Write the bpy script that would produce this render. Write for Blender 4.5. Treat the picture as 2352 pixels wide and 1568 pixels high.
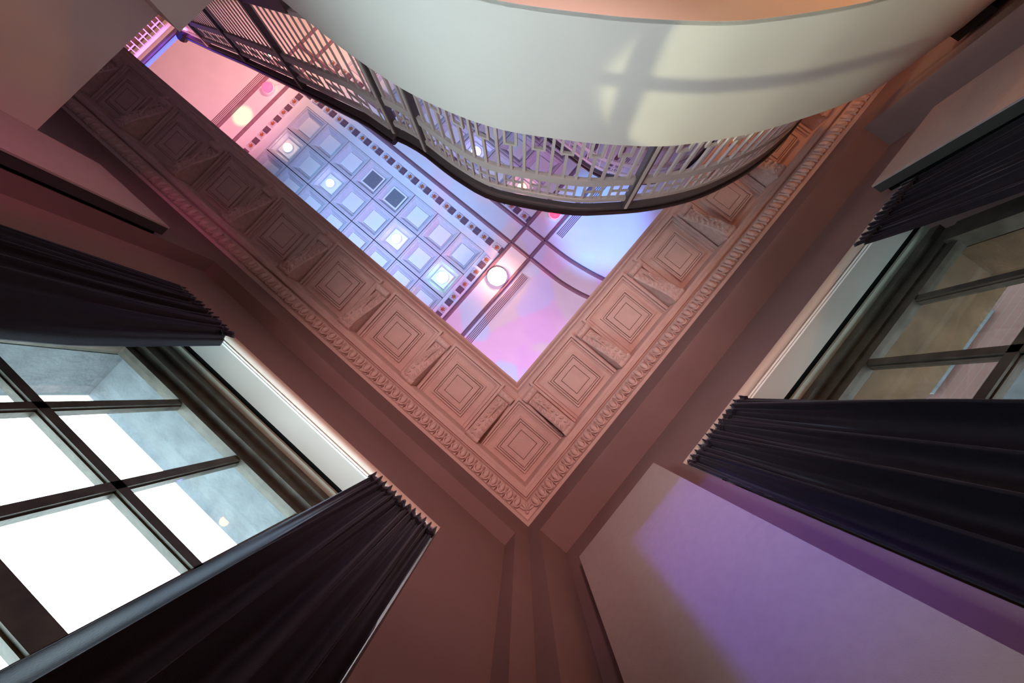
import bpy, math, random
from mathutils import Vector, Matrix
random.seed(7)
scene = bpy.context.scene
for o in list(bpy.data.objects): bpy.data.objects.remove(o)
H = 1.30                                   # camera height over the floor; all heights below are relative to the lens

# ---------------------------------------------------------------- camera
cd = bpy.data.cameras.new('camera'); cam = bpy.data.objects.new('camera', cd)
scene.collection.objects.link(cam); scene.camera = cam
cd.sensor_width = 36.0; cd.lens = 14.0; cd.clip_start = 0.02; cd.clip_end = 300
RX = Vector((-0.76156124, 0.6476819, 0.0230789))
RD = Vector((-0.64003697, -0.7572151, 0.13029957))
RF = Vector((0.10186836, 0.08445975, 0.99120603))
m = Matrix((RX, -RD, -RF)).transposed().to_4x4(); m.translation = (0.776, 0.825, H)
cam.matrix_world = m

# ---------------------------------------------------------------- world, exposure
w = bpy.data.worlds.new('World'); scene.world = w; w.use_nodes = True
bg = w.node_tree.nodes['Background']
bg.inputs[0].default_value = (0.86, 0.94, 1.0, 1); bg.inputs[1].default_value = 10.0
vs = scene.view_settings
vs.view_transform = 'Standard'; vs.look = 'None'; vs.gamma = 1.0; vs.use_curve_mapping = False
vs.exposure = 0.15

# ---------------------------------------------------------------- lights
def lamp(name, kind, loc, energy, color, aim=None, angle=60, blend=0.4, size=0.1, gobo=None, doors=None):
    l = bpy.data.lights.new(name, kind); l.energy = energy; l.color = color
    l.shadow_soft_size = size
    if kind == 'SPOT': l.spot_size = math.radians(angle); l.spot_blend = blend
    o = bpy.data.objects.new(name, l); scene.collection.objects.link(o)
    o.location = (loc[0], loc[1], loc[2] + H)
    if aim is not None:
        d = Vector(aim) - Vector(loc); o.rotation_euler = d.to_track_quat('-Z', 'Y').to_euler()
    if doors:                              # barn doors: cut the beam left of x, above y and right of x (tangents about the beam axis)
        l.use_nodes = True; nt = l.node_tree; n = nt.nodes; em = n['Emission']
        tc = n.new('ShaderNodeTexCoord'); sp = n.new('ShaderNodeSeparateXYZ'); nt.links.new(tc.outputs['Normal'], sp.inputs[0])
        a = n.new('ShaderNodeMapRange'); a.inputs[1].default_value = doors[0]-0.006; a.inputs[2].default_value = doors[0]+0.006
        c = n.new('ShaderNodeMapRange'); c.inputs[1].default_value = doors[1]+0.006; c.inputs[2].default_value = doors[1]-0.006
        mu = n.new('ShaderNodeMath'); mu.operation = 'MULTIPLY'
        nt.links.new(sp.outputs[0], a.inputs[0]); nt.links.new(sp.outputs[1], c.inputs[0])
        nt.links.new(a.outputs[0], mu.inputs[0]); nt.links.new(c.outputs[0], mu.inputs[1])
        e = n.new('ShaderNodeMapRange'); e.inputs[1].default_value = doors[2]+0.02; e.inputs[2].default_value = doors[2]-0.012
        m2 = n.new('ShaderNodeMath'); m2.operation = 'MULTIPLY'; nt.links.new(sp.outputs[0], e.inputs[0])
        nt.links.new(mu.outputs[0], m2.inputs[0]); nt.links.new(e.outputs[0], m2.inputs[1]); nt.links.new(m2.outputs[0], em.inputs['Strength'])
    if gobo:
        l.use_nodes = True; nt = l.node_tree; n = nt.nodes; em = n['Emission']
        tc = n.new('ShaderNodeTexCoord'); vo = n.new('ShaderNodeTexVoronoi'); vo.inputs['Scale'].default_value = gobo[0]
        cr = n.new('ShaderNodeValToRGB'); cr.color_ramp.interpolation = 'CONSTANT'
        els = cr.color_ramp.elements
        while len(els) < len(gobo[1]): els.new(0.5)
        for i, c in enumerate(gobo[1]): els[i].position = i / len(gobo[1]); els[i].color = (*c, 1)
        sx = n.new('ShaderNodeSeparateColor')
        nt.links.new(tc.outputs['Normal'], vo.inputs['Vector'])
        nt.links.new(vo.outputs['Color'], sx.inputs[0]); nt.links.new(sx.outputs[0], cr.inputs[0])
        nt.links.new(cr.outputs[0], em.inputs['Color'])
    return o
# stage uplighters standing on the cornice ledges, washing the high ceiling
lamp('uplight_lavender', 'SPOT', (0.45, 0.45, 4.4), 1250, (1, 1, 1), (2.6, 2.8, 9.6), 90, 0.7, 0.05,
     (9.0, [(0.72, 0.36, 0.84), (0.58, 0.44, 0.95), (0.72, 0.38, 0.80), (0.48, 0.50, 0.95), (0.66, 0.46, 0.70)]))
lamp('uplight_blue', 'SPOT', (0.4, 3.4, 4.4), 1900, (0.10, 0.38, 1.0), (1.9, 5.3, 9.6), 30, 0.8, 0.05)
lamp('uplight_cyan', 'SPOT', (6.0, 0.4, 4.4), 1250, (0.28, 0.55, 1.0), (6.6, 2.2, 9.6), 74, 0.9, 0.05)
lamp('uplight_pink', 'SPOT', (6.5, 0.45, 4.4), 1900, (1.0, 0.36, 0.52), (12.7, 1.9, 9.6), 40, 0.8, 0.05)
lamp('uplight_peach', 'SPOT', (9.0, 6.5, 4.6), 1500, (1.0, 0.50, 0.36), (12.5, 4.6, 9.6), 80, 0.8, 0.05)
# warm lamps of the room under the mezzanine
lamp('warm_lamp_under_mezzanine', 'POINT', (2.6, 5.2, -0.3), 70, (1.0, 0.40, 0.13), size=0.15)
lamp('warm_lamp_by_window_wall', 'POINT', (0.30, 4.15, 0.3), 40, (1.0, 0.36, 0.10), size=0.06)
lamp('warm_lamp_on_mezzanine', 'POINT', (1.3, 4.9, 3.05), 14, (1.0, 0.40, 0.10), size=0.08)
# coloured stage lights, after an unseen rose fill added to brighten the cornice corner
lamp('rose_fill', 'SPOT', (1.9, 1.9, -1.1), 400, (1.0, 0.54, 0.50), (0.70, 0.75, 4.0), 58, 0.9, 0.12)
lamp('wash_magenta', 'SPOT', (2.9, 1.2, -0.9), 150, (1.0, 0.16, 0.42), (3.78, 0.05, 1.8), 26, 0.9, 0.1)
lamp('beam_violet', 'SPOT', (4.0, 1.6, 1.2), 410, (0.20, 0.12, 1.0), (-0.2, 1.06, 1.60), 26, 1.0, 0.02, doors=(-0.10, 0.14, 0.035))
lamp('gallery_violet', 'SPOT', (9.6, 2.2, 6.2), 420, (0.25, 0.08, 1.0), (11.0, 0.9, 6.8), 50, 0.6, 0.05)
# added spot for low reflected light, through the left panes onto the balcony front
lamp('low_reflection_spot', 'SPOT', (3.9, -6.0, 1.1), 2000, (1.0, 0.84, 0.52), (0.42, 3.72, 2.15), 8, 0.15, 0.04, doors=(-0.010, 0.2, 0.3))

# ---------------------------------------------------------------- materials
MATS = {}
def mat(name, col, rough=0.6, spec=0.3, var=0.0, scale=6.0, bump=0.0, bscale=40.0, metal=0.0, emit=None, estr=0.0, sheen=0.0, sheen_tint=(1,1,1)):
    mm = bpy.data.materials.new(name); mm.use_nodes = True; nt = mm.node_tree; n = nt.nodes; b = n['Principled BSDF']
    b.inputs['Base Color'].default_value = (*col, 1); b.inputs['Roughness'].default_value = rough
    b.inputs['Specular IOR Level'].default_value = spec; b.inputs['Metallic'].default_value = metal
    if sheen: b.inputs['Sheen Weight'].default_value = sheen; b.inputs['Sheen Tint'].default_value = (*sheen_tint, 1); b.inputs['Sheen Roughness'].default_value = 0.35
    if emit: b.inputs['Emission Color'].default_value = (*emit, 1); b.inputs['Emission Strength'].default_value = estr
    if var or bump:
        tc = n.new('ShaderNodeTexCoord')
    if var:
        no = n.new('ShaderNodeTexNoise'); no.inputs['Scale'].default_value = scale; no.inputs['Detail'].default_value = 5
        cr = n.new('ShaderNodeValToRGB')
        cr.color_ramp.elements[0].position = 0.3; cr.color_ramp.elements[1].position = 0.7
        cr.color_ramp.elements[0].color = (*[c * (1 - var) for c in col], 1); cr.color_ramp.elements[1].color = (*[min(1, c * (1 + var)) for c in col], 1)
        nt.links.new(tc.outputs['Object'], no.inputs['Vector']); nt.links.new(no.outputs[0], cr.inputs[0]); nt.links.new(cr.outputs[0], b.inputs['Base Color'])
    if bump:
        nb = n.new('ShaderNodeTexNoise'); nb.inputs['Scale'].default_value = bscale; nb.inputs['Detail'].default_value = 4
        bp = n.new('ShaderNodeBump'); bp.inputs['Strength'].default_value = bump; bp.inputs['Distance'].default_value = 0.01
        nt.links.new(tc.outputs['Object'], nb.inputs['Vector']); nt.links.new(nb.outputs[0], bp.inputs['Height']); nt.links.new(bp.outputs[0], b.inputs['Normal'])
    MATS[name] = mm; return mm
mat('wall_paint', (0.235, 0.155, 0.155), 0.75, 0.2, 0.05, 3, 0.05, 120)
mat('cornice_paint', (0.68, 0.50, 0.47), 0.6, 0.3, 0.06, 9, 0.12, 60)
mat('leaf_paint', (0.68, 0.50, 0.47), 0.55, 0.35, 0.12, 25, 0.55, 45)
mat('white_paint', (0.84, 0.83, 0.77), 0.7, 0.2, 0.02, 2, 0.03, 90)
mat('panel_cloth', (0.42, 0.35, 0.35), 0.9, 0.1, 0.03, 30, 0.15, 300)
mat('panel_side_shade', (0.05, 0.05, 0.05), 0.8, 0.2)  # shade on the panel sides, put into a near-black colour
mat('board_white', (0.42, 0.42, 0.395), 0.5, 0.3)
mat('round_paint', (0.62, 0.52, 0.46), 0.6, 0.3)
mat('track_white', (0.88, 0.88, 0.85), 0.35, 0.5)
mat('black_gap', (0.004, 0.006, 0.006), 0.9, 0.05)
mat('bead_paint', (0.36, 0.38, 0.32), 0.5, 0.4)
mat('window_wood', (0.060, 0.055, 0.044), 0.45, 0.4, 0.35, 12, 0.1, 60)
mat('velvet', (0.006, 0.005, 0.009), 0.6, 0.2, 0.25, 30, 0.1, 200, sheen=0.6, sheen_tint=(0.36, 0.44, 0.60))
mat('stone_tan', (0.10, 0.066, 0.040), 0.9, 0.1, 0.25, 8, 0.4, 30)
mat('stone', (0.13, 0.15, 0.165), 0.9, 0.1, 0.18, 8, 0.4, 30)
mat('handrail_wood', (0.022, 0.013, 0.014), 0.3, 0.5, 0.3, 20)
mat('rail_paint', (0.66, 0.60, 0.56), 0.55, 0.3)
mat('post_metal', (0.10, 0.085, 0.085), 0.45, 0.4)
mat('ceiling_paint', (0.82, 0.80, 0.82), 0.7, 0.2, 0.03, 2)
mat('ceiling_dark', (0.12, 0.08, 0.10), 0.8, 0.1)
mat('rib_paint', (0.26, 0.15, 0.19), 0.6, 0.3, 0.1, 10)
mat('coffer_paint', (0.66, 0.63, 0.68), 0.7, 0.2, 0.05, 20, 0.2, 60)
mat('coffer_white', (0.88, 0.88, 0.86), 0.6, 0.2)
mat('grille_grey', (0.20, 0.21, 0.24), 0.6, 0.3, 0.3, 90)
mat('rosette_gilt', (0.55, 0.17, 0.06), 0.5, 0.5, 0.3, 30)
mat('tile_dark', (0.20, 0.12, 0.16), 0.7, 0.3, 0.3, 25, 0.3, 60)
mat('floor_wood', (0.36, 0.27, 0.22), 0.4, 0.4, 0.3, 4)
mat('dark_wall', (0.05, 0.03, 0.035), 0.8, 0.2, 0.2, 2)
mat('black_plastic', (0.008, 0.008, 0.009), 0.5, 0.3)
def brick_mat():
    mm = bpy.data.materials.new('brick'); mm.use_nodes = True; nt = mm.node_tree; n = nt.nodes; b = n['Principled BSDF']
    tc = n.new('ShaderNodeTexCoord'); mp = n.new('ShaderNodeMapping'); mp.inputs['Rotation'].default_value = (math.pi/2, 0, math.pi/2)
    br = n.new('ShaderNodeTexBrick'); br.inputs['Scale'].default_value = 4.5
    br.inputs['Color1'].default_value = (0.24, 0.12, 0.105, 1); br.inputs['Color2'].default_value = (0.17, 0.095, 0.085, 1); br.inputs['Mortar'].default_value = (0.22, 0.165, 0.15, 1)
    nt.links.new(tc.outputs['Object'], mp.inputs[0]); nt.links.new(mp.outputs[0], br.inputs['Vector']); nt.links.new(br.outputs[0], b.inputs['Base Color'])
    b.inputs['Roughness'].default_value = 0.9; MATS['brick'] = mm
brick_mat()
def glass_mat():
    mm = bpy.data.materials.new('glass'); mm.use_nodes = True; nt = mm.node_tree; n = nt.nodes; n.remove(n['Principled BSDF'])
    tr = n.new('ShaderNodeBsdfTransparent'); tr.inputs[0].default_value = (0.88, 0.95, 0.94, 1)
    gl = n.new('ShaderNodeBsdfGlossy'); gl.inputs['Roughness'].default_value = 0.02
    lw = n.new('ShaderNodeLayerWeight'); lw.inputs[0].default_value = 0.5
    pw = n.new('ShaderNodeMath'); pw.operation = 'POWER'; pw.inputs[1].default_value = 4.0
    fr = n.new('ShaderNodeMath'); fr.operation = 'MULTIPLY_ADD'; fr.inputs[1].default_value = 0.55; fr.inputs[2].default_value = 0.03
    nt.links.new(lw.outputs['Facing'], pw.inputs[0]); nt.links.new(pw.outputs[0], fr.inputs[0])
    mx = n.new('ShaderNodeMixShader'); nt.links.new(fr.outputs[0], mx.inputs[0]); nt.links.new(tr.outputs[0], mx.inputs[1]); nt.links.new(gl.outputs[0], mx.inputs[2])
    nt.links.new(mx.outputs[0], n['Material Output'].inputs[0]); MATS['glass'] = mm
glass_mat()

# ---------------------------------------------------------------- mesh helpers
class MB:
    def __init__(s): s.v = []; s.f = []
    def box(s, x0, x1, y0, y1, z0, z1):
        b = len(s.v)
        s.v += [(x, y, z) for z in (z0, z1) for y in (y0, y1) for x in (x0, x1)]
        s.f += [tuple(b + i for i in q) for q in ((0,2,3,1),(4,5,7,6),(0,1,5,4),(2,6,7,3),(0,4,6,2),(1,3,7,5))]
        return s
    def sweep(s, rings, closed=True, caps=True):
        b = len(s.v); k = len(rings[0])
        for r in rings: s.v += [tuple(p) for p in r]
        for i in range(len(rings) - 1):
            for j in range(k if closed else k - 1):
                a = b + i*k + j; c = b + i*k + (j+1) % k
                s.f.append((a, c, c + k, a + k))
        if closed and caps:
            s.f.append(tuple(b + j for j in reversed(range(k)))); s.f.append(tuple(b + (len(rings)-1)*k + j for j in range(k)))
        return s
    def ell(s, c, r, nu=10, nv=6, rot=None, half=False):
        rings = []
        for i in range(nv + 1):
            t = math.pi * i / nv
            if half: t = math.pi/2 * i / nv
            ring = []
            for j in range(nu):
                a = 2*math.pi*j/nu
                p = Vector((r[0]*math.sin(t)*math.cos(a), r[1]*math.sin(t)*math.sin(a), -r[2]*math.cos(t)))
                if rot is not None: p = rot @ p
                ring.append((c[0]+p.x, c[1]+p.y, c[2]+p.z))
            rings.append(ring)
        return s.sweep(rings, True, False)
    def tube(s, pts, r, n=8, up=Vector((0,0,1))):
        rings = []
        for i, p in enumerate(pts):
            p = Vector(p); d = (Vector(pts[min(i+1, len(pts)-1)]) - Vector(pts[max(i-1, 0)])).normalized()
            u = d.cross(up)
            if u.length < 1e-4: u = d.cross(Vector((1,0,0)))
            u.normalize(); q = u.cross(d)
            rings.append([p + u*r*math.cos(2*math.pi*j/n) + q*r*math.sin(2*math.pi*j/n) for j in range(n)])
        return s.sweep(rings)
    def mesh(s, name, material, off=(0,0,0), smooth=None):
        me = bpy.data.meshes.new(name)
        me.from_pydata([(x-off[0], y-off[1], z-off[2]) for x, y, z in s.v], [], s.f); me.update()
        import bmesh
        bm = bmesh.new(); bm.from_mesh(me); bmesh.ops.recalc_face_normals(bm, faces=bm.faces); bm.to_mesh(me); bm.free()
        if smooth:
            me.polygons.foreach_set('use_smooth', [True]*len(me.polygons)); me.set_sharp_from_angle(angle=smooth)
        me.materials.append(MATS[material] if isinstance(material, str) else material)
        return me
    def base(s):
        xs, ys, zs = zip(*s.v); return ((min(xs)+max(xs))/2, (min(ys)+max(ys))/2, min(zs))
    def build(s, name, material, parent=None, smooth=None):
        off = wloc(parent) if parent else s.base()
        o = bpy.data.objects.new(name, s.mesh(name, material, off, smooth)); scene.collection.objects.link(o)
        if parent: o.parent = parent
        else: o.location = off
        return o
def wloc(o):
    l = Vector(o.location)
    while o.parent: o = o.parent; l += o.location
    return tuple(l)
def inst(me, name, loc, parent, rz=0.0, scale=None):
    o = bpy.data.objects.new(name, me); scene.collection.objects.link(o); o.parent = parent
    p = wloc(parent); o.location = (loc[0]-p[0], loc[1]-p[1], loc[2]-p[2]); o.rotation_euler = (0, 0, rz)
    if scale: o.scale = scale
    return o
def tag(o, label, cat, group=None, kind=None):
    o['label'] = label; o['category'] = cat
    if group: o['group'] = group
    if kind: o['kind'] = kind
    return o
def empty(name, loc, label, cat, group=None, kind=None):
    o = bpy.data.objects.new(name, None); scene.collection.objects.link(o); o.location = loc; o.empty_display_size = 0.1
    return tag(o, label, cat, group, kind)
def catmull(P, n=8):
    P = [Vector(p) for p in P]; out = []
    Q = [P[0]*2 - P[1]] + P + [P[-1]*2 - P[-2]]
    for i in range(1, len(Q)-2):
        for k in range(n):
            t = k/n; a, b, c, d = Q[i-1:i+3]
            out.append(0.5*((2*b) + (c-a)*t + (2*a-5*b+4*c-d)*t*t + (3*b-a-3*c+d)*t**3))
    out.append(P[-1]); return out
class Path:
    def __init__(s, pts):
        s.p = [Vector(p) for p in pts]; s.l = [0]
        for a, b in zip(s.p, s.p[1:]): s.l.append(s.l[-1] + (b-a).length)
        s.len = s.l[-1]
    def at(s, d):
        d = max(0, min(s.len, d))
        for i in range(len(s.p)-1):
            if d <= s.l[i+1] or i == len(s.p)-2:
                t = (d - s.l[i]) / max(1e-9, s.l[i+1]-s.l[i]); return s.p[i].lerp(s.p[i+1], t), (s.p[i+1]-s.p[i]).normalized()
    def resample(s, step):
        n = max(1, round(s.len/step)); return [s.at(s.len*i/n)[0] for i in range(n+1)]
    def nearest(s, q):
        q = Vector(q); best = None; d = 0
        while d <= s.len:
            r = (s.at(d)[0].xy - q.xy).length
            if best is None or r < best[0]: best = (r, d)
            d += 0.02
        return best[1]
def ribbon(pts, prof):
    """rings of a cross-section prof [(side, z)] carried along plan points; side is measured to the left of travel"""
    rings = []
    for i, p in enumerate(pts):
        a = Vector(pts[max(i-1, 0)]); b = Vector(pts[min(i+1, len(pts)-1)]); t = (b-a); t.z = 0; t.normalize()
        nrm = Vector((-t.y, t.x, 0))
        rings.append([Vector(p) + nrm*s + Vector((0,0,z)) for s, z in prof])
    return rings

FL = -H; CZ = 9.6; XE, YE = 15.0, 10.0
# ================================================================ SETTING
tag(MB().box(-1, XE, -1, YE, FL-0.1, FL).build('floor', 'floor_wood'), 'dark wooden floor of the hall', 'floor', kind='structure')

# left wall (plane y = 0) with the shallow window bay
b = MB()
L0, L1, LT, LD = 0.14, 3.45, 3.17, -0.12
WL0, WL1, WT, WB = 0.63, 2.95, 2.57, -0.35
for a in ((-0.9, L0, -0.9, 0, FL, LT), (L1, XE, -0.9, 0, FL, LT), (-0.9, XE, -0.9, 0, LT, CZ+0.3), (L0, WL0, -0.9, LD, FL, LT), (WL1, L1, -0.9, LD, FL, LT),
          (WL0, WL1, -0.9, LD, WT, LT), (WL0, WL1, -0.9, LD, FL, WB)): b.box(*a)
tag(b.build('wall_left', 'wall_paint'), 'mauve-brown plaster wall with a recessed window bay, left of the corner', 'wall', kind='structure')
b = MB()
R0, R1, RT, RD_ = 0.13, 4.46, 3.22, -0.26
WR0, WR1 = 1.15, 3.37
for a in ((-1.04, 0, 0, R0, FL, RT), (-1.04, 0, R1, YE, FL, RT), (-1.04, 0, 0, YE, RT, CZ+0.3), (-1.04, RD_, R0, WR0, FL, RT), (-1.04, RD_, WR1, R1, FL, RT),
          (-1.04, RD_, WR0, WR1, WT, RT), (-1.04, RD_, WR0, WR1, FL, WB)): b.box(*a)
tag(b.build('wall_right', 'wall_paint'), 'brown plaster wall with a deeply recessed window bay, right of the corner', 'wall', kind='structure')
tag(MB().box(-1, XE, YE, YE+0.2, FL, CZ+0.3).build('wall_back', 'dark_wall'), 'dark back wall of the hall behind the mezzanine', 'wall', kind='structure')
tag(MB().box(XE, XE+0.2, -1, YE, FL, CZ+0.3).build('wall_far', 'wall_paint'), 'far end wall of the hall beyond the staircase', 'wall', kind='structure')

# ---------------------------------------------------------------- windows
def window(idx, T, c0, c1, depth, glassd, label):
    """T maps (along, outward depth d measured from the bay back wall, z) boxes to world; depth positive goes outwards"""
    root = empty('window_%d' % idx, T(((c0+c1)/2, 0, WB))[0:3], label, 'window', kind='structure')
    def bx(name, m, a0, a1, d0, d1, z0, z1, par=root):
        p = T((a0, d0, z0)); q = T((a1, d1, z1))
        return MB().box(min(p[0],q[0]), max(p[0],q[0]), min(p[1],q[1]), max(p[1],q[1]), min(p[2],q[2]), max(p[2],q[2])).build(name, m, par)
    bx('head_board', 'board_white', c0, c1, 0.08, 0.235, WT-0.012, WT)
    # rounded plaster edge of the opening
    pts = [(0.05*(1-math.cos(t)), -0.03*math.sin(t)) for t in [math.pi*i/8 for i in range(9)]]
    rings = []
    for a in (c0, c1): rings.append([T((a, d*0.55, WT+z)) for d, z in pts])
    MB().sweep(rings).build('round_edge', 'round_paint', root, 0.9)
    bx('shadow_gap', 'black_gap', c0, c1, 0.235, 0.265, WT-0.006, WT)
    bx('stop_bead', 'bead_paint', c0, c1, 0.265, 0.305, WT-0.03, WT)
    g = glassd
    bx('head_rail', 'window_wood', c0, c1, 0.305, g+0.03, WT-0.09, WT)
    bx('head_rail', 'window_wood', c0, c1, 0.345, g+0.03, WT-0.17, WT-0.09)
    bx('head_rail', 'window_wood', c0, c1, g-0.03, g+0.03, 2.335, WT-0.17)
    bx('stile', 'window_wood', c0, c0+0.165, 0.33, g+0.03, WB, WT-0.17)
    bx('stile', 'window_wood', c1-0.165, c1, 0.33, g+0.03, WB, WT-0.17)
    bx('sill', 'board_white', c0, c1, 0.0, g+0.05, WB, WB+0.03)
    mid = (c0+c1)/2; xs = [mid-0.99, mid-0.495, mid, mid+0.495, mid+0.99]
    zs = [2.335, 1.65, 1.15, 0.62, 0.1, WB+0.03]
    hw = [0, 0.022, 0.045, 0.02, 0.02, 0]
    for x in xs[1:4]:
        bar = bx('muntin', 'window_wood', x-0.021, x+0.021, g-0.022, g+0.022, WB+0.03, 2.335)
        bx('glazing_bead', 'window_wood', x-0.028, x+0.028, g-0.008, g+0.022, WB+0.03, 2.335, bar)
    for z, h in zip(zs[1:5], hw[1:5]):
        bar = bx('meeting_rail' if h > .03 else 'glazing_bar', 'window_wood', xs[0], xs[4], g-0.022, g+0.022, z-h, z+h)
        bx('glazing_bead', 'window_wood', xs[0], xs[4], g-0.008, g+0.022, z-h-0.008, z+h+0.008, bar)
    for i in range(4):
        for j in range(5):
            bx('pane', 'glass', xs[i]+0.015, xs[i+1]-0.015, g-0.002, g+0.002, zs[j+1]+hw[j+1]-0.005, zs[j]-hw[j]+0.005)
    return root, bx
w1, bx1 = window(1, lambda p: (p[0], LD-p[1], p[2]), WL0, WL1, -LD, 0.42, 'tall paned window showing bright white sky, between two dark curtains')
w2, bx2 = window(2, lambda p: (RD_-p[1], p[0], p[2]), WR0, WR1, -RD_, 0.39, 'tall dark-framed paned window looking onto a brick building')
# stone reveals outside the sashes
for bx, c0, c1, dmax, g, sm in ((bx1, WL0, WL1, 0.78, 0.46, 'stone'), (bx2, WR0, WR1, 0.78, 0.43, 'stone_tan')):
    bx('stone_lintel', sm, c0, c1, g, dmax, 2.40, WT)
    bx('stone_jamb', sm, c0, c0+0.16, g, dmax, WB, 2.40)
    bx('stone_jamb', sm, c1-0.16, c1, g, dmax, WB, 2.40)
    bx('stone_sill', sm, c0, c1, g+0.02, dmax, WB-0.01, WB+0.02)

# ---------------------------------------------------------------- cornices
ZS = 3.97                                       # soffit level between the brackets
PROF = [(0.0, 3.60), (0.028, 3.60), (0.030, 3.645), (0.045, 3.655)]
PROF += [(0.045+0.078*math.sin(t), 3.722-0.062*math.cos(t)) for t in [math.pi/2*i/6 for i in range(1, 7)]]
PROF += [(0.123, 3.79), (0.140, 3.79), (0.145, 3.752), (0.175, 3.752), (0.182, 3.765), (0.205, 3.765), (0.210, 3.785), (0.210, ZS), (0.735, ZS), (0.735, ZS-0.012), (0.750, ZS-0.012), (0.752, ZS+0.01)]
PROF += [(0.765, ZS+0.012)] + [(0.765+0.055*math.sin(t), ZS+0.075-0.06*math.cos(t)) for t in [math.pi/2*i/4 for i in range(1, 5)]]
PROF += [(0.825, ZS+0.09), (0.842, ZS+0.092)] + [(0.842+0.045*(1-math.cos(t)), ZS+0.092+0.09*math.sin(t)) for t in [math.pi/2*i/4 for i in range(1, 5)]]
PROF += [(0.887, ZS+0.215), (0.0, ZS+0.25)]
TL = lambda s, d: (s, d); TR = lambda s, d: (d, s)
def egg_mesh():
    b = MB(); rings = []
    rot = Matrix.Rotation(math.radians(-50), 3, 'X')
    b.ell((0, 0.0, 0.0), (0.025, 0.026, 0.046), 10, 6, rot)
    pts = []
    for i in range(9):
        t = math.pi*(0.05 + 0.9*i/8)
        p = rot @ Vector((0.037*math.cos(t), -0.004, -0.062*math.sin(t) + 0.012)); pts.append(p)
    b.tube(pts, 0.0075, 6, Vector((0.3, 1, 0.2))); return b
def dart_mesh():
    b = MB(); rot = Matrix.Rotation(math.radians(-50), 3, 'X')
    q = [rot @ Vector(p) for p in ((0, 0.015, -0.06), (-0.014, -0.01, 0.04), (0.014, -0.01, 0.04), (0, 0.022, 0.035), (0, -0.012, -0.06))]
    b.v = [tuple(p) for p in q]; b.f = [(0, 1, 3), (0, 3, 2), (0, 2, 1), (1, 2, 3)]; b.v = b.v[:4] + [b.v[4]]
    b.f += [(4, 1, 0), (4, 0, 2)]; return b
def modillion_mesh():
    """scroll bracket: x along wall, y out from wall (0.21..0.74), z"""
    b = MB(); W = 0.066; prof = []
    N = 22
    for i in range(N+1):
        t = i/N; d = 0.212 + 0.50*t
        z = ZS - 0.185*(1-t)**1.3*(0.55+0.45*math.cos(max(0, 0.16-t)*9)) - 0.050 - 0.022*math.sin(t*math.pi*1.6)
        prof.append((d, z))
    rings = []
    for d, z in prof: rings.append([(-W, d, ZS+0.01), (-W, d, z), (-W*0.8, d, z-0.012), (W*0.8, d, z-0.012), (W, d, z), (W, d, ZS+0.01)])
    b.sweep(rings)
    # front curl, its cap and the wall-side volute
    def roll(d, z, r, w): b.sweep([[(x, d+r*math.cos(2*math.pi*j/12), z+r*math.sin(2*math.pi*j/12)) for j in range(12)] for x in (-w, -w*0.9, w*0.9, w)])
    roll(0.705, ZS-0.055, 0.036, 0.078); roll(0.235, ZS-0.20, 0.03, 0.07)
    b.box(-0.085, 0.085, 0.655, 0.742, ZS-0.022, ZS+0.005)
    # carved acanthus lobes on the underside
    def zat(d):
        for (a, za), (c, zc) in zip(prof, prof[1:]):
            if d <= c: return za + (zc-za)*(d-a)/(c-a)
        return prof[-1][1]
    for k in range(9):
        d = 0.25 + 0.048*k
        for sgn in (-1, 1):
            rot = Matrix.Rotation(sgn*0.6, 3, 'Z') @ Matrix.Rotation(-0.35, 3, 'X')
            b.ell((sgn*0.034, d, zat(d)-0.012), (0.017, 0.034, 0.013), 7, 4, rot)
    b.ell((0, 0.46, zat(0.46)-0.014), (0.008, 0.22, 0.010), 6, 6)
    for k in range(5): b.ell((-0.06+0.03*k, 0.728, ZS-0.06), (0.016, 0.014, 0.022), 6, 4)
    return b
def coffer_mesh():
    """soffit panel with nested square mouldings, centred, hanging face down, z=0 at soffit"""
    b = MB()
    def ring(h0, h1, z0, z1):
        for (x0, x1, y0, y1) in ((-h0, h0, -h0, -h1), (-h0, h0, h1, h0), (-h0, -h1, -h1, h1), (h1, h0, -h1, h1)): b.box(x0, x1, y0, y1, z0, z1)
    ring(0.325, 0.300, -0.040, 0.0); ring(0.294, 0.276, -0.024, 0.0); ring(0.262, 0.256, -0.012, 0.0)
    ring(0.192, 0.177, -0.034, 0.0); ring(0.171, 0.157, -0.026, 0.0); ring(0.151, 0.101, -0.034, 0.0)
    b.box(-0.096, 0.096, -0.096, 0.096, -0.034, 0.0)
    return b
E_ME = egg_mesh().mesh('egg', 'cornice_paint', (0,0,0), 1.0); D_ME = dart_mesh().mesh('dart', 'cornice_paint')
MOD_ME = modillion_mesh().mesh('modillion', 'leaf_paint', (0,0,0), 0.6); COF_ME = coffer_mesh().mesh('coffer_panel', 'cornice_paint')
def cornice(idx, T, end, label, left):
    o = tag(MB().sweep([[(*T(max(d, 0.0), d), z) for d, z in PROF], [(*T(end, d), z) for d, z in PROF]]).build('trim_%d' % idx, 'cornice_paint', None, 0.35), label, 'cornice', kind='structure')
    rz = 0.0 if left else -math.pi/2
    fl = (1, 1, 1) if left else (-1, 1, 1)
    n = int((end-0.20)/0.0911)
    for i in range(n):
        s = 0.195 + 0.0911*i
        e = inst(E_ME, 'egg', (*T(s, 0.088), 3.652), o, rz, fl); dd = inst(D_ME, 'dart', (*T(s+0.0455, 0.086), 3.652), o, rz, fl)
    k = 0
    while 0.455+0.8225*k < end:
        s = 0.455 + 0.8225*k
        if k or left: inst(COF_ME, 'coffer_panel', (*T(s, 0.462), ZS+0.002), o)
        if s+0.41 < end: inst(MOD_ME, 'modillion', (*T(s+0.415, 0.0), 0), o, rz, fl)
        k += 1
    return o
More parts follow.
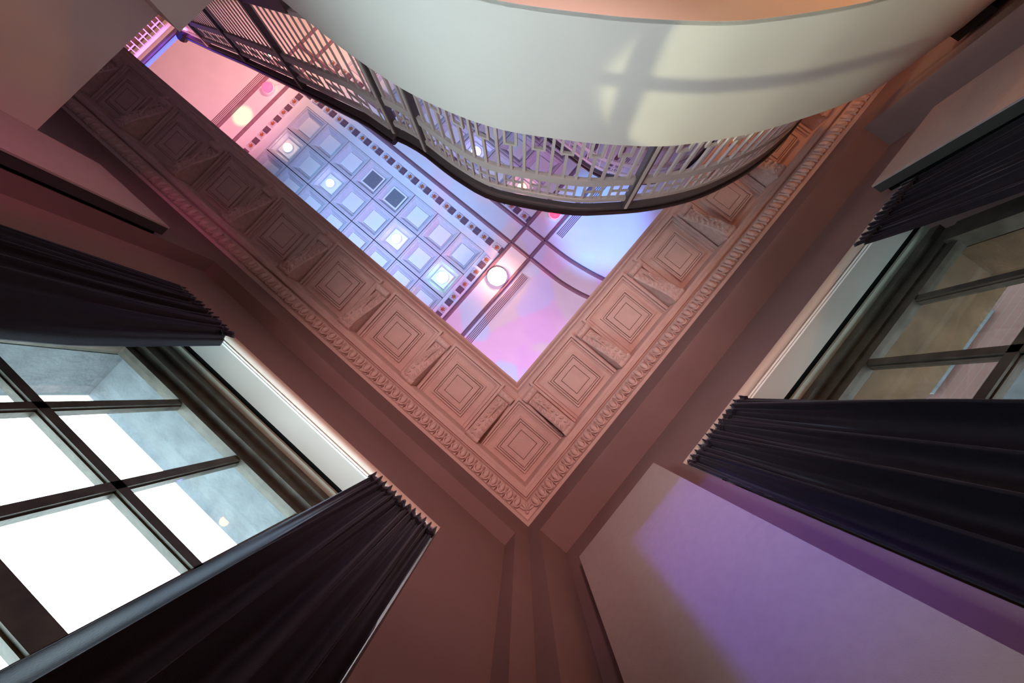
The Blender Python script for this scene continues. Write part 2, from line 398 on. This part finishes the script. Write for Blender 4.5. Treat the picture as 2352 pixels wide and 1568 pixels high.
tr1 = cornice(1, TL, 9.2, 'carved plaster cornice with scroll brackets running along the left wall to the white bulkhead', True)
tr2 = cornice(2, TR, 7.0, 'carved plaster cornice with scroll brackets on the right wall, passing behind the curved balcony', False)
b = MB()
for a in (-60, -30, 0, 30, 60):
    r = Matrix.Rotation(math.radians(45+a), 3, 'Z')
    p = r @ Vector((0.055, 0, 0)); b.ell((0.085+p.x*0.7, 0.085+p.y*0.7, 3.665-0.02*math.cos(math.radians(a))), (0.045, 0.013, 0.02), 8, 5, r)
b.ell((0.075, 0.075, 3.655), (0.02, 0.02, 0.02), 8, 5)
b.build('corner_leaf', 'leaf_paint', tr1, 0.8)

# ---------------------------------------------------------------- high coffered ceiling
ce = empty('ceiling', (7, 5, CZ), 'high coffered ceiling glowing lavender, pink and blue under coloured lights', 'ceiling', kind='structure')
FX0, PX, PY = 3.77, 0.785, 0.79
F1Y, F2Y = 2.94 - 3*PY, 4.46
FX1 = FX0 + 8*PX
b = MB()
for a in ((-0.05, XE, -0.05, F1Y), (-0.05, FX0, F1Y, F1Y+3*PY), (FX1, XE, F1Y, F1Y+3*PY), (-0.05, XE, F1Y+3*PY, F2Y), (-0.05, FX0, F2Y, F2Y+3*PY), (FX1, XE, F2Y, F2Y+3*PY), (-0.05, XE, F2Y+3*PY, YE)):
    b.box(*a, CZ, CZ+0.05)
b.build('ceiling_plaster', 'ceiling_paint', ce)
MB().box(-0.05, XE, -0.05, YE, CZ+0.24, CZ+0.3).build('ceiling_backing', 'ceiling_dark', ce)
def coffer_frame():
    b = MB(); hx, hy = PX/2-0.012, PY/2-0.012
    sq = lambda k, z, ax=hx, ay=hy: [(-ax*k, -ay*k, z), (ax*k, -ay*k, z), (ax*k, ay*k, z), (-ax*k, ay*k, z)]
    b.sweep([sq(1, 0.24), sq(1, 0.0), sq(0.90, 0.0), sq(0.88, 0.03), sq(0.80, 0.03), sq(0.62, 0.13), sq(0.58, 0.13), sq(0.58, 0.24)], True, False); return b
def coffer_centre():
    b = MB(); h = 0.215
    b.sweep([[(-k, -k, z), (k, -k, z), (k, k, z), (-k, k, z)] for k, z in ((h*0.97, 0.24), (h, 0.10), (h*0.965, 0.085), (0.001, 0.085))], True, False); return b
CF = coffer_frame().mesh('coffer', 'coffer_paint'); CC = coffer_centre().mesh('coffer_centre', 'coffer_white'); CG = coffer_centre().mesh('vent_grille', 'grille_grey')
GF = MB()
for a in ((-0.235, 0.235, -0.235, -0.195), (-0.235, 0.235, 0.195, 0.235), (-0.235, -0.195, -0.195, 0.195), (0.195, 0.235, -0.195, 0.195)): GF.box(*a, 0.075, 0.1)
GFM = GF.mesh('grille_frame', 'coffer_white')
for fy in (F1Y, F2Y):
    for i in range(8):
        for j in range(3):
            p = (FX0+PX*(i+0.5), fy+PY*(j+0.5), CZ)
            c = inst(CF, 'coffer', p, ce)
            vent = fy == F1Y and j == 2 and i in (3, 4)
            q = inst(CG if vent else CC, 'vent_grille' if vent else 'coffer_centre', p, c)
            if vent: inst(GFM, 'grille_frame', p, c)
# rosette and tile borders
b = MB()
for k in range(6):
    a = math.pi/3*k; b.ell((0.038*math.cos(a), 0.038*math.sin(a), -0.02), (0.026, 0.016, 0.016), 6, 4, Matrix.Rotation(a, 3, 'Z'))
b.ell((0, 0, -0.026), (0.018, 0.018, 0.014), 6, 4); ROS = b.mesh('rosette', 'rosette_gilt', (0,0,0), 1.0)
b = MB(); b.box(-0.075, 0.075, -0.075, 0.075, -0.008, 0.0)
for a in ((-0.085, 0.085, -0.085, -0.068), (-0.085, 0.085, 0.068, 0.085), (-0.085, -0.068, -0.068, 0.068), (0.068, 0.085, -0.068, 0.068)): b.box(*a, -0.03, 0.0)
RT_ = b.mesh('rosette_tile', 'coffer_paint'); b = MB(); b.box(-0.08, 0.08, -0.085, 0.085, -0.02, 0)
for a in (-0.05, 0, 0.05): b.box(-0.07, 0.07, a-0.012, a+0.012, -0.032, -0.018)
DT = b.mesh('border_tile', 'tile_dark')
def pair(x, y, dx, dy):
    t = inst(RT_, 'rosette_tile', (x, y, CZ), ce); inst(ROS, 'rosette', (x, y, CZ), t); inst(DT, 'border_tile', (x+dx, y+dy, CZ), ce)
for k in range(17):
    x = 10.37 - 0.4235*k
    pair(x, 3.21, -0.18, 0.0); pair(x, 4.28, -0.18, 0.0)
for k in range(8):
    for x in (3.585, 10.40):
        if not (x < 4 and k == 0): pair(x, 3.21-0.412*k if x < 4 else 2.81-0.412*k, 0, -0.18 if x < 4 else 0.18)
# moulded ribs
def rib(pts, w=0.05, h=0.05):
    prof = [(-w, 0.01), (-w, -h*0.4), (-w*0.55, -h*0.55), (-w*0.3, -h), (w*0.3, -h), (w*0.55, -h*0.55), (w, -h*0.4), (w, 0.01)]
    MB().sweep(ribbon([(x, y, CZ) for x, y in pts], prof)).build('ceiling_rib', 'rib_paint', ce)
for x in (3.385, 2.78, 10.86, 11.49): rib([(x, 0.1), (x, 9.5)])
for y in (3.52, 4.10): rib([(2.78, y), (11.49, y)])
rib([p.xy for p in catmull([(2.78, 3.53, 0), (2.16, 3.53, 0), (1.64, 3.56, 0), (1.04, 3.68, 0), (0.4, 3.95, 0), (0.0, 4.2, 0)], 6)])
rib([p.xy for p in catmull([(2.78, 4.10, 0), (1.94, 4.13, 0), (1.04, 4.28, 0), (0.4, 4.5, 0), (0.0, 4.75, 0)], 6)])
for (x0, x1, y0, y1) in ((2.48, 2.68, 0.2, 3.11), (2.48, 2.68, 4.43, 7.2), (11.52, 11.75, 0.2, 3.4)):
    v = MB().box(x0, x1, y0, y1, CZ-0.012, CZ).build('linear_vent', 'ceiling_paint', ce)
    for k in range(5):
        x = x0 + (x1-x0)*(k+0.5)/5; MB().box(x-0.011, x+0.011, y0+0.01, y1-0.01, CZ-0.02, CZ-0.010).build('vent_slot', 'rib_paint', v)

# ================================================================ THINGS
# ---------------------------------------------------------------- balustrade maker
def balustrade(root, plan, zf, zr, sp=0.105, psp=0.076, frets=True, posts=(), bottom=0.06, bw=0.0115):
    """plan: list of 3-D points giving the line of the rail; z of a point is the height of the rail underside; zr-zf the height above the slab"""
    hgt = zr - zf; P = Path(plan); pts = P.resample(0.12)
    off = lambda dz: [p + Vector((0, 0, dz)) for p in pts]
    hr = [(-0.045, 0.0), (-0.055, 0.02), (-0.055, 0.045), (-0.035, 0.07), (0.035, 0.07), (0.055, 0.045), (0.055, 0.02), (0.045, 0.0)]
    MB().sweep(ribbon(off(0.0), hr)).build('handrail', 'handrail_wood', root, 0.5)
    bar = lambda w, z0, z1: [(-w, z0), (-w, z1), (w, z1), (w, z0)]
    MB().sweep(ribbon(off(0.0), bar(0.030, -0.035, 0.002))).build('sub_rail', 'post_metal', root)
    MB().sweep(ribbon(off(0.0), bar(0.016, -0.19, -0.135))).build('top_rail', 'rail_paint', root)
    MB().sweep(ribbon(off(0.0), bar(0.016, -0.50, -0.41))).build('middle_rail', 'rail_paint', root)
    MB().sweep(ribbon(off(0.0), bar(0.016, -hgt+0.02, -hgt+0.06))).build('bottom_rail', 'rail_paint', root)
    hb = hgt - 0.50 - bottom
    bm_ = MB().box(-bw, bw, -bw, bw, 0, hb).mesh('baluster', 'rail_paint')
    pm = MB().box(-bw*0.8, bw*0.8, -bw*0.8, bw*0.8, 0, 0.23).mesh('picket', 'rail_paint')
    am = MB().box(-psp/2, psp/2, -0.008, 0.008, -0.008, 0.008).mesh('fret_bar', 'rail_paint')
    fb = MB(); fb.box(-sp*0.5, sp*0.5, -0.01, 0.01, -0.022, 0.0); fb.box(-sp*0.5, -sp*0.5+0.02, -0.01, 0.01, -0.24, -0.02); fb.box(sp*0.5-0.02, sp*0.5, -0.01, 0.01, -0.24, -0.02)
    fm = fb.mesh('fret_loop', 'rail_paint')
    sm_ = MB().box(-bw, bw, -bw, bw, 0, hgt-0.81).mesh('baluster', 'rail_paint')
    skip = [P.nearest(q) for q in posts]
    n = int(P.len/sp)
    for i in range(n):
        d = (i+0.5)*P.len/n; p, t = P.at(d); rz = math.atan2(t.y, t.x)
        if any(abs(d-q) < 0.05 for q in skip): continue
        if frets and i % 2 == 0:
            ba = inst(sm_, 'baluster', (p.x, p.y, p.z-hgt+0.31), root, rz)
            inst(fm, 'fret_loop', (p.x, p.y, p.z-hgt+0.315), ba, 0.0)
        else: inst(bm_, 'baluster', (p.x, p.y, p.z-0.50-hb), root, rz)
    if psp:
        n = int(P.len/psp)
        for i in range(n):
            d = (i+0.5)*P.len/n; p, t = P.at(d); rz = math.atan2(t.y, t.x)
            if any(abs(d-q) < 0.05 for q in skip): continue
            inst(pm, 'picket', (p.x, p.y, p.z-0.415), root, rz)
            if i % 3: 
                p2, t2 = P.at(d+psp/2); inst(am, 'fret_bar', (p2.x, p2.y, p2.z-0.30), root, math.atan2(t2.y, t2.x))
    for q in skip:
        p, t = P.at(q); rz = math.atan2(t.y, t.x)
        po = MB().box(-0.032, 0.032, -0.032, 0.032, 0, hgt)
        o = inst(po.mesh('post', 'post_metal'), 'post', (p.x, p.y, p.z-hgt), root, rz)
        inst(MB().box(-0.012, 0.012, -0.042, 0.042, 0, hgt-0.03).mesh('post_fin', 'rail_paint'), 'post_fin', (p.x, p.y, p.z-hgt), o)

# ---------------------------------------------------------------- mezzanine balcony
ZB, ZT = 1.615, 2.50
edge = catmull([(4.32, 1.865, 0), (3.89, 1.86, 0), (3.35, 1.855, 0), (3.05, 1.868, 0), (2.76, 1.895, 0), (2.46, 1.955, 0), (2.19, 2.035, 0), (1.95, 2.14, 0), (1.65, 2.315, 0), (1.44, 2.45, 0), (1.17, 2.65, 0),
                (1.01, 2.80, 0), (0.79, 3.05, 0), (0.65, 3.24, 0), (0.44, 3.58, 0), (0.33, 3.79, 0), (0.245, 4.0, 0), (0.155, 4.38, 0), (0.06, 4.77, 0), (0.002, 5.02, 0)], 5)
edge = Path(edge).resample(0.06)
ba = empty('balcony', (2.6, 4.5, ZB), 'white curved mezzanine balcony with grey fretwork railing and black handrail', 'balcony')
# slab with its underside and the curved white front
def slab(name, curve, yb, z0, z1, m, par, extra=()):
    """plate between a plan curve (x falling) and the straight line y = yb, plus rectangles"""
    b = MB(); b.sweep([[(p[0], p[1], z0), (p[0], p[1], z1), (p[0], yb, z1), (p[0], yb, z0)] for p in curve])
    for x0, x1, y0, y1 in extra: b.box(x0, x1, y0, y1, z0, z1)
    return b.build(name, m, par)
inner = [(min(p.x, 4.345)+0.0, p.y+0.04) for p in edge]
ext = ((4.345, 6.6, 1.24, YE-0.02), (4.58, 6.6, 0.03, 1.24))
slab('floor_slab', inner, YE-0.02, ZB+0.02, ZT-0.12, 'white_paint', ba, ext)
slab('soffit', [(p.x, p.y) for p in edge], YE-0.02, ZB-0.02, ZB+0.001, 'white_paint', ba, ((4.32, 6.6, 1.205, YE-0.02), (4.55, 6.6, 0.002, 1.205)))
MB().sweep(ribbon(edge, [(0.0, ZB-0.021), (0.0, ZT), (-0.05, ZT), (-0.05, ZB-0.019)])).build('curved_front', 'white_paint', ba, 0.5)
MB().box(4.55, 4.60, 0.002, 1.255, ZB, ZT).build('bulkhead', 'white_paint', ba)
MB().box(4.32, 4.37, 1.205, 1.90, ZB, ZT).build('bulkhead', 'white_paint', ba)
MB().box(4.37, 4.55, 1.205, 1.255, ZB, ZT).build('bulkhead_return', 'white_paint', ba)
ZR = 3.52; k = ZR/3.44
rl = [(3.23, 1.88), (3.08, 1.915), (2.9, 1.935), (2.70, 1.935), (2.50, 1.945), (2.19, 1.99), (1.9, 2.12), (1.5, 2.35), (1.27, 2.54), (0.95, 2.86), (0.68, 3.24), (0.50, 3.68), (0.43, 4.05), (0.42, 4.38), (0.44, 4.75)]
rl = [Vector((0.776+(x-0.776)*k, 0.825+(y-0.825)*k, ZR)) for x, y in rl]
cl = []
for i, p in enumerate(rl):
    t = (rl[min(i+1, len(rl)-1)] - rl[max(i-1, 0)]).normalized(); cl.append(p + Vector((t.y, -t.x, 0))*0.05)
# offset must go away from the camera (towards the slab)
if (cl[8] - Vector((0.776, 0.825, ZR))).length < (rl[8] - Vector((0.776, 0.825, ZR))).length:
    cl = [2*a - c for a, c in zip(rl, cl)]
balustrade(ba, catmull(cl, 5), 2.40, ZR, posts=[cl[0], cl[2], (1.17, 2.78, 0)])

# ---------------------------------------------------------------- staircase rising from the mezzanine
st = empty('staircase', (6.9, 2.5, 2.38), 'staircase with grey fretwork balustrade rising from the mezzanine towards the upper level', 'staircase')
X0, X1 = 3.27, 10.6
KN = [(3.27, 3.51), (3.65, 3.58), (5.02, 4.21), (6.84, 5.09), (8.79, 6.10), (10.6, 7.0)]
def rz_(x):
    for (a, za), (c, zc_) in zip(KN, KN[1:]):
        if x <= c + 1e-6: return za + (zc_-za)*(x-a)/(c-a)
    return KN[-1][1]
for yy, fr in ((1.90, True), (3.35, False)):
    balustrade(st, [(X0+(X1-X0)*i/60, yy, rz_(X0+(X1-X0)*i/60)) for i in range(61)], 2.40, ZR, sp=0.15 if fr else 0.22, psp=0.15 if fr else 0, frets=False, bw=0.007,
               posts=[(x, yy, 0) for x in ((5.02, 6.84, 8.79) if fr else (5.5, 7.9))], bottom=0.0)
    MB().sweep([[(x, yy-0.03, rz_(x)-1.26), (x, yy-0.03, rz_(x)-1.08), (x, yy+0.03, rz_(x)-1.08), (x, yy+0.03, rz_(x)-1.26)] for x in (X0+0.75, 5.02, 6.84, 8.79, X1)]).build('stringer', 'post_metal', st)
tread = MB().box(-0.18, 0.18, -0.68, 0.68, -0.03, 0.0).mesh('tread', 'handrail_wood')
nst = 21
for i in range(nst):
    x = X0+0.9 + (X1-X0-1.0)*(i+0.5)/nst; inst(tread, 'tread', (x, 2.625, rz_(x)-1.12), st)

# ---------------------------------------------------------------- upper level balconies
ub = empty('upper_balcony', (4.5, 6.4, 5.8), 'upper balcony with dark rail and fretwork, glimpsed through the balcony balusters', 'balcony')
up = catmull([(5.6, 4.86, 7.0), (4.0, 4.86, 7.0), (2.55, 4.85, 7.0), (1.93, 5.05, 7.0), (1.42, 5.45, 7.0), (1.15, 6.05, 7.0), (1.1, 7.0, 7.0)], 6)
balustrade(ub, up, 6.0, 7.0, sp=0.15, psp=0.13, frets=False, bottom=0.02)
pu = [(p.x, p.y) for p in up]
slab('floor_slab', [(x, y+0.01) for x, y in pu], YE-0.02, 5.75, 5.99, 'white_paint', ub)
fb_ = empty('gallery_balcony', (10.9, 1.0, 5.75), 'far gallery balcony with violet-lit balusters and dark handrail beyond the white bulkhead', 'balcony')
balustrade(fb_, [(10.77, 0.05, 7.0), (10.77, 1.92, 7.0)], 6.0, 7.0, sp=0.11, psp=0.11, frets=False, bottom=0.02)
MB().box(10.72, XE-0.01, 0.02, 3.6, 5.75, 5.99).build('floor_slab', 'white_paint', fb_)

# ---------------------------------------------------------------- curtains
def curtain(T, tops, bots, ztop, label, nf, seed, flip=1, depth=0.038, roll=(0.16, 0.03), ret=0.015):
    """tops/bots: (edge a, edge b) along the wall at top and at the bottom; T maps (along, into-room, z)"""
    rnd = random.Random(seed); nu, nv = 320, 40; zb = WB-0.7
    ph = [rnd.uniform(0, 6.28) for _ in range(8)]; fr = [nf, nf*0.47, nf*1.9, nf*0.23]
    warp = [rnd.uniform(-0.35, 0.35) for _ in range(4)]
    root = empty('curtain', T(((tops[0]+tops[1])/2, 0, zb)), label, 'curtain', 'velvet curtains at the two windows')
    def pt(s, t):
        z = ztop + (zb-ztop)*t
        e = 1-(1-min(1, t*1.6))**2
        a = tops[0] + (bots[0]-tops[0])*e; c = tops[1] + (bots[1]-tops[1])*e
        sw = s + 0.03*sum(warp[k]*math.sin((k+1)*math.pi*s) for k in range(4))*min(1, 3*t)
        big = min(1, 0.25+2.2*t); fine = max(0.0, 1-3.2*t)
        d = depth*big*(0.85*math.sin(2*math.pi*fr[0]*sw+ph[0]+0.6*t) + 0.40*math.sin(2*math.pi*fr[1]*sw+ph[1]) + 0.22*math.sin(2*math.pi*fr[2]*sw+ph[2]-t))
        es = (1-s) if flip < 0 else s
        if es < roll[0]: d += roll[1]*big*math.sin(math.pi*es/roll[0])
        if es < 0.15: d -= ret*min(1, 0.5+2*t)*(1-es/0.15)**1.6
        d += 0.012*fine*math.sin(2*math.pi*fr[0]*3.0*sw+ph[3]) + 0.008*fine*math.sin(2*math.pi*fr[0]*5.7*sw+ph[4])
        along = a+(c-a)*s + 0.018*big*math.cos(2*math.pi*fr[0]*sw+ph[0])
        along = max(min(a, c), min(max(a, c), along))
        return T((along, d, z))
    b = MB(); g = [[pt(i/nu, (j/nv)**1.5) for i in range(nu+1)] for j in range(nv+1)]
    b.sweep(g, closed=False); o = b.build('drape', 'velvet', root, 2.0)
    md = o.modifiers.new('thickness', 'SOLIDIFY'); md.thickness = 0.006
    # gathered heading: a ruffle of stand-up pleats over the drape
    b = MB(); rows = []
    for j, (dz, k) in enumerate(((-0.05, 1.0), (-0.015, 0.8), (0.012, 1.5), (0.035, 1.9))):
        row = []
        for i in range(nu+1):
            s = i/nu; p = pt(s, 0.0)
            wv = math.sin(2*math.pi*fr[0]*3.0*s+ph[3]); w2 = math.sin(2*math.pi*fr[0]*5.7*s+ph[4])
            jag = (0.007*abs(wv) + 0.004*math.sin(9*s*nf+ph[5])) if j > 1 else 0
            q = T((tops[0]+(tops[1]-tops[0])*s, 0.010+0.008*k*(0.8*wv+0.3*w2), ztop+dz+jag*(j-1)))
            row.append(q)
        rows.append(row)
    b.sweep(rows, closed=False); o = b.build('heading', 'velvet', root, 2.0)
    md = o.modifiers.new('thickness', 'SOLIDIFY'); md.thickness = 0.008
    return root
CL = lambda p: (p[0], LD+0.02+p[1], p[2]); CR = lambda p: (RD_+0.02+p[1], p[0], p[2])
CLi = lambda p: (p[0], LD-0.025+p[1], p[2]); CRi = lambda p: (RD_-0.005+p[1], p[0], p[2])
curtain(CL, (2.43, 2.92), (2.27, 2.98), 2.47, 'dark velvet curtain with a teal daylight sheen, far side of the bright window', 4.2, 3, roll=(0.30, 0.05), ret=0.16)
curtain(CLi, (0.64, 1.16), (0.64, 1.19), 2.49, 'plum velvet curtain in deep folds between the bright window and the corner', 4.2, 5, -1)
curtain(CRi, (1.16, 1.68), (1.16, 1.70), 2.47, 'indigo velvet curtain beside the violet-lit wall panel', 4.4, 9, -1)
curtain(CR, (2.88, 3.42), (2.68, 3.46), 2.40, 'near-black velvet curtain at the far side of the right window, below the balcony end', 4.2, 14)
# ---------------------------------------------------------------- curtain tracks
for T, c0, c1, lab in ((lambda p: (p[0], LD-p[1], p[2]), WL0, WL1, 'white slotted curtain track over the bright left window'), (lambda p: (RD_-p[1], p[0], p[2]), WR0, WR1, 'white slotted curtain track over the dark right window')):
    root = empty('curtain_track', T(((c0+c1)/2, 0.065, WT-0.02)), lab, 'curtain track')
    def bx(name, mm, d0, d1, z0, z1, a0=c0+0.005, a1=c1-0.005):
        p = T((a0, d0, z0)); q = T((a1, d1, z1))
        MB().box(min(p[0],q[0]), max(p[0],q[0]), min(p[1],q[1]), max(p[1],q[1]), z0, z1).build(name, mm, root)
    bx('lip', 'track_white', 0.056, 0.066, WT-0.022, WT); bx('lip', 'track_white', 0.071, 0.081, WT-0.022, WT); bx('slot', 'black_gap', 0.066, 0.071, WT-0.010, WT)
    for a in (c0+0.01, c1-0.03): bx('bracket', 'track_white', 0.03, 0.081, WT-0.045, WT-0.022, a, a+0.02)

# ---------------------------------------------------------------- acoustic panels
def panel(x0, x1, y0, y1, side, label):
    z0, z1 = -0.9, 2.65
    root = empty('wall_panel', ((x0+x1)/2, (y0+y1)/2, z0), label, 'wall panel', 'padded panels beside the windows')
    if side == 'L':      # wall face at y0
        MB().box(x0, x1, y1-0.012, y1, z0, z1).build('padded_face', 'panel_cloth', root)
        MB().box(x0+0.002, x1-0.002, y1-0.075, y1-0.012, z0+.002, z1-.002).build('shaded_edge', 'panel_side_shade', root)
        MB().box(x0+0.03, x1-0.03, y0, y1-0.07, z0+0.03, z1-0.03).build('mounting_frame', 'black_gap', root)
    else:
        MB().box(x1-0.012, x1, y0, y1, z0, z1).build('padded_face', 'panel_cloth', root)
        MB().box(x1-0.075, x1-0.012, y0+0.002, y1-0.002, z0+.002, z1-.002).build('shaded_edge', 'panel_side_shade', root)
        MB().box(x0, x1-0.07, y0+0.03, y1-0.03, z0+0.03, z1-0.03).build('mounting_frame', 'black_gap', root)
panel(3.44, 4.20, 0.0, 0.10, 'L', 'tall wall panel glowing magenta beside the white bulkhead')
panel(RD_, -0.15, 0.29, 1.04, 'R', 'tall lilac-grey wall panel with a violet light patch near the corner')
panel(RD_, -0.15, 3.48, 4.26, 'R', 'tall wall panel lit orange beneath the balcony end')

# ---------------------------------------------------------------- small loudspeaker on the right pier
sp_ = empty('wall_speaker', (0.06, 4.78, 2.30), 'small black loudspeaker on the orange-lit pier under the balcony end', 'speaker')
MB().box(0.02, 0.10, 4.70, 4.90, 2.34, 2.58).build('cabinet', 'black_plastic', sp_); MB().box(0.0, 0.03, 4.76, 4.84, 2.42, 2.50).build('bracket', 'black_plastic', sp_)
MB().box(0.10, 0.106, 4.71, 4.89, 2.35, 2.57).build('grille', 'grille_grey', sp_)

# ---------------------------------------------------------------- ceiling lamps
def bulb(x, y, z, r, col, e, label, name='ceiling_lamp', housing=True, group='round lamps on the coffered ceiling'):
    root = empty(name, (x, y, z), label, 'lamp', group)
    mm = mat('glow_%d' % len(MATS), col, 0.4, 0.2, emit=col, estr=e)
    MB().ell((x, y, z), (r, r, r*0.6), 16, 8).build('bulb', mm, root, 1.5)
    if housing: MB().sweep([[(x+k*math.cos(2*math.pi*j/16), y+k*math.sin(2*math.pi*j/16), zz) for j in range(16)] for k, zz in ((r*1.15, z+r*0.2), (r*1.15, z+r*0.75), (r*0.5, z+r*0.9))]).build('housing', 'coffer_white', root, 0.6)
cx = lambda i: FX0+PX*(i+0.5)
zc = CZ+0.03
bulb(cx(7), F1Y+1.5*PY, zc, 0.11, (1.0, 0.80, 0.62), 9, 'amber-white round lamp in the coffer nearest the red lamp')
bulb(cx(5), F1Y+1.5*PY, zc, 0.10, (0.55, 0.62, 1.0), 10, 'blue-white round lamp in a coffer beside the grey vent grilles')
bulb(cx(2), F1Y+1.5*PY, zc, 0.11, (0.72, 0.62, 1.0), 10, 'violet-white round lamp in a coffer, between the blue and the green lamp')
bulb(cx(0), F1Y+1.5*PY, zc, 0.14, (0.40, 1.0, 0.50), 9, 'green glowing lamp in the end coffer beside the brightest lamp')
bulb(3.08, 2.63, CZ-0.14, 0.21, (1.0, 0.55, 0.42), 45, 'very bright warm white lamp with a red glow on the ceiling beam')
bulb(11.17, 2.63, CZ-0.1, 0.15, (1.0, 0.05, 0.10), 4, 'red lamp on the far ceiling beam, next to the green splash')
bulb(3.03, 4.80, CZ-0.1, 0.14, (1.0, 0.02, 0.05), 6, 'red lamp on the ceiling beam, just under the black handrail')
bulb(cx(2), F2Y+0.5*PY, zc, 0.12, (0.30, 0.32, 1.0), 14, 'blue lamp in a coffer seen through the balcony balusters')
bulb(cx(0), F2Y+0.5*PY, zc, 0.11, (1.0, 0.42, 0.16), 14, 'orange lamp seen through the small squares of the balcony railing')
lamp('green_pin_spot', 'SPOT', (9.8, 0.5, 4.5), 900, (0.04, 1.0, 0.34), (11.2, 1.62, 9.6), 7, 0.7, 0.02)
for x, y, lab in ((10.95, 3.18, 'tiny warm bulb seen through the staircase balusters, further one'), (8.75, 3.85, 'tiny warm bulb seen through the staircase balusters, nearer the newel posts')):
    bulb(x, y, 8.75, 0.06, (1.0, 0.72, 0.40), 30, lab, 'pendant_bulb', False, 'warm pendant bulbs beyond the staircase')
    pb = [o for o in scene.objects if o.name.startswith('pendant_bulb')][-1]
    MB().tube([(x, y, 8.77), (x, y, CZ)], 0.008, 6).build('cord', 'black_plastic', pb)
# blue light strip along the far gallery rail
ls = MB().box(10.66, 10.70, 0.10, 1.80, 6.99, 7.03).build('led_strip', mat('led_blue', (0.05, 0.08, 1.0), emit=(0.04, 0.05, 1.0), estr=5)); tag(ls, 'glowing blue light strip along the far gallery handrail', 'light strip')
sg = empty('stage_light', (10.45, 1.86, 6.8), 'black stage spotlight hanging at the end of the blue light strip', 'stage light')
MB().tube([(10.55, 1.84, 6.98), (10.42, 1.90, 6.86), (10.30, 1.95, 6.74)], 0.10, 12).build('barrel', 'black_plastic', sg, 0.5)
MB().box(10.52, 10.712, 1.80, 1.88, 6.98, 7.04).build('yoke', 'black_plastic', sg)
bm2 = MB().ell((10.27, 1.96, 6.71), (0.06, 0.06, 0.03), 10, 5).build('lens', mat('lens_violet', (0.5, 0.1, 1.0), emit=(0.55, 0.05, 0.9), estr=4), sg, 1.5)

# ---------------------------------------------------------------- building across the street, beyond the right window
nb = empty('neighbour_building', (-3.9, 9, FL), 'pinkish brick building outside the dark right window', 'building')
MB().box(-4.6, -3.2, -6, 24, FL-2, 26).build('brick_wall', 'brick', nb)
for z in (4.2, 8.6, 13.0): MB().box(-3.22, -3.14, -6, 24, z, z+0.35).build('stone_band', 'stone', nb)
for z in (5.2, 9.6):
    for y in (1.0, 4.2, 7.4, 10.6):
        f = MB().box(-3.22, -3.17, y, y+1.4, z, z+2.4).build('window', 'stone', nb); MB().box(-3.18, -3.16, y+0.12, y+1.28, z+0.12, z+2.28).build('window_pane', 'grille_grey', f)

# ---------------------------------------------------------------- lift everything from lens height to floor height
for o in scene.objects:
    if o.parent is None and o.type in ('MESH', 'EMPTY'): o.location.z += H
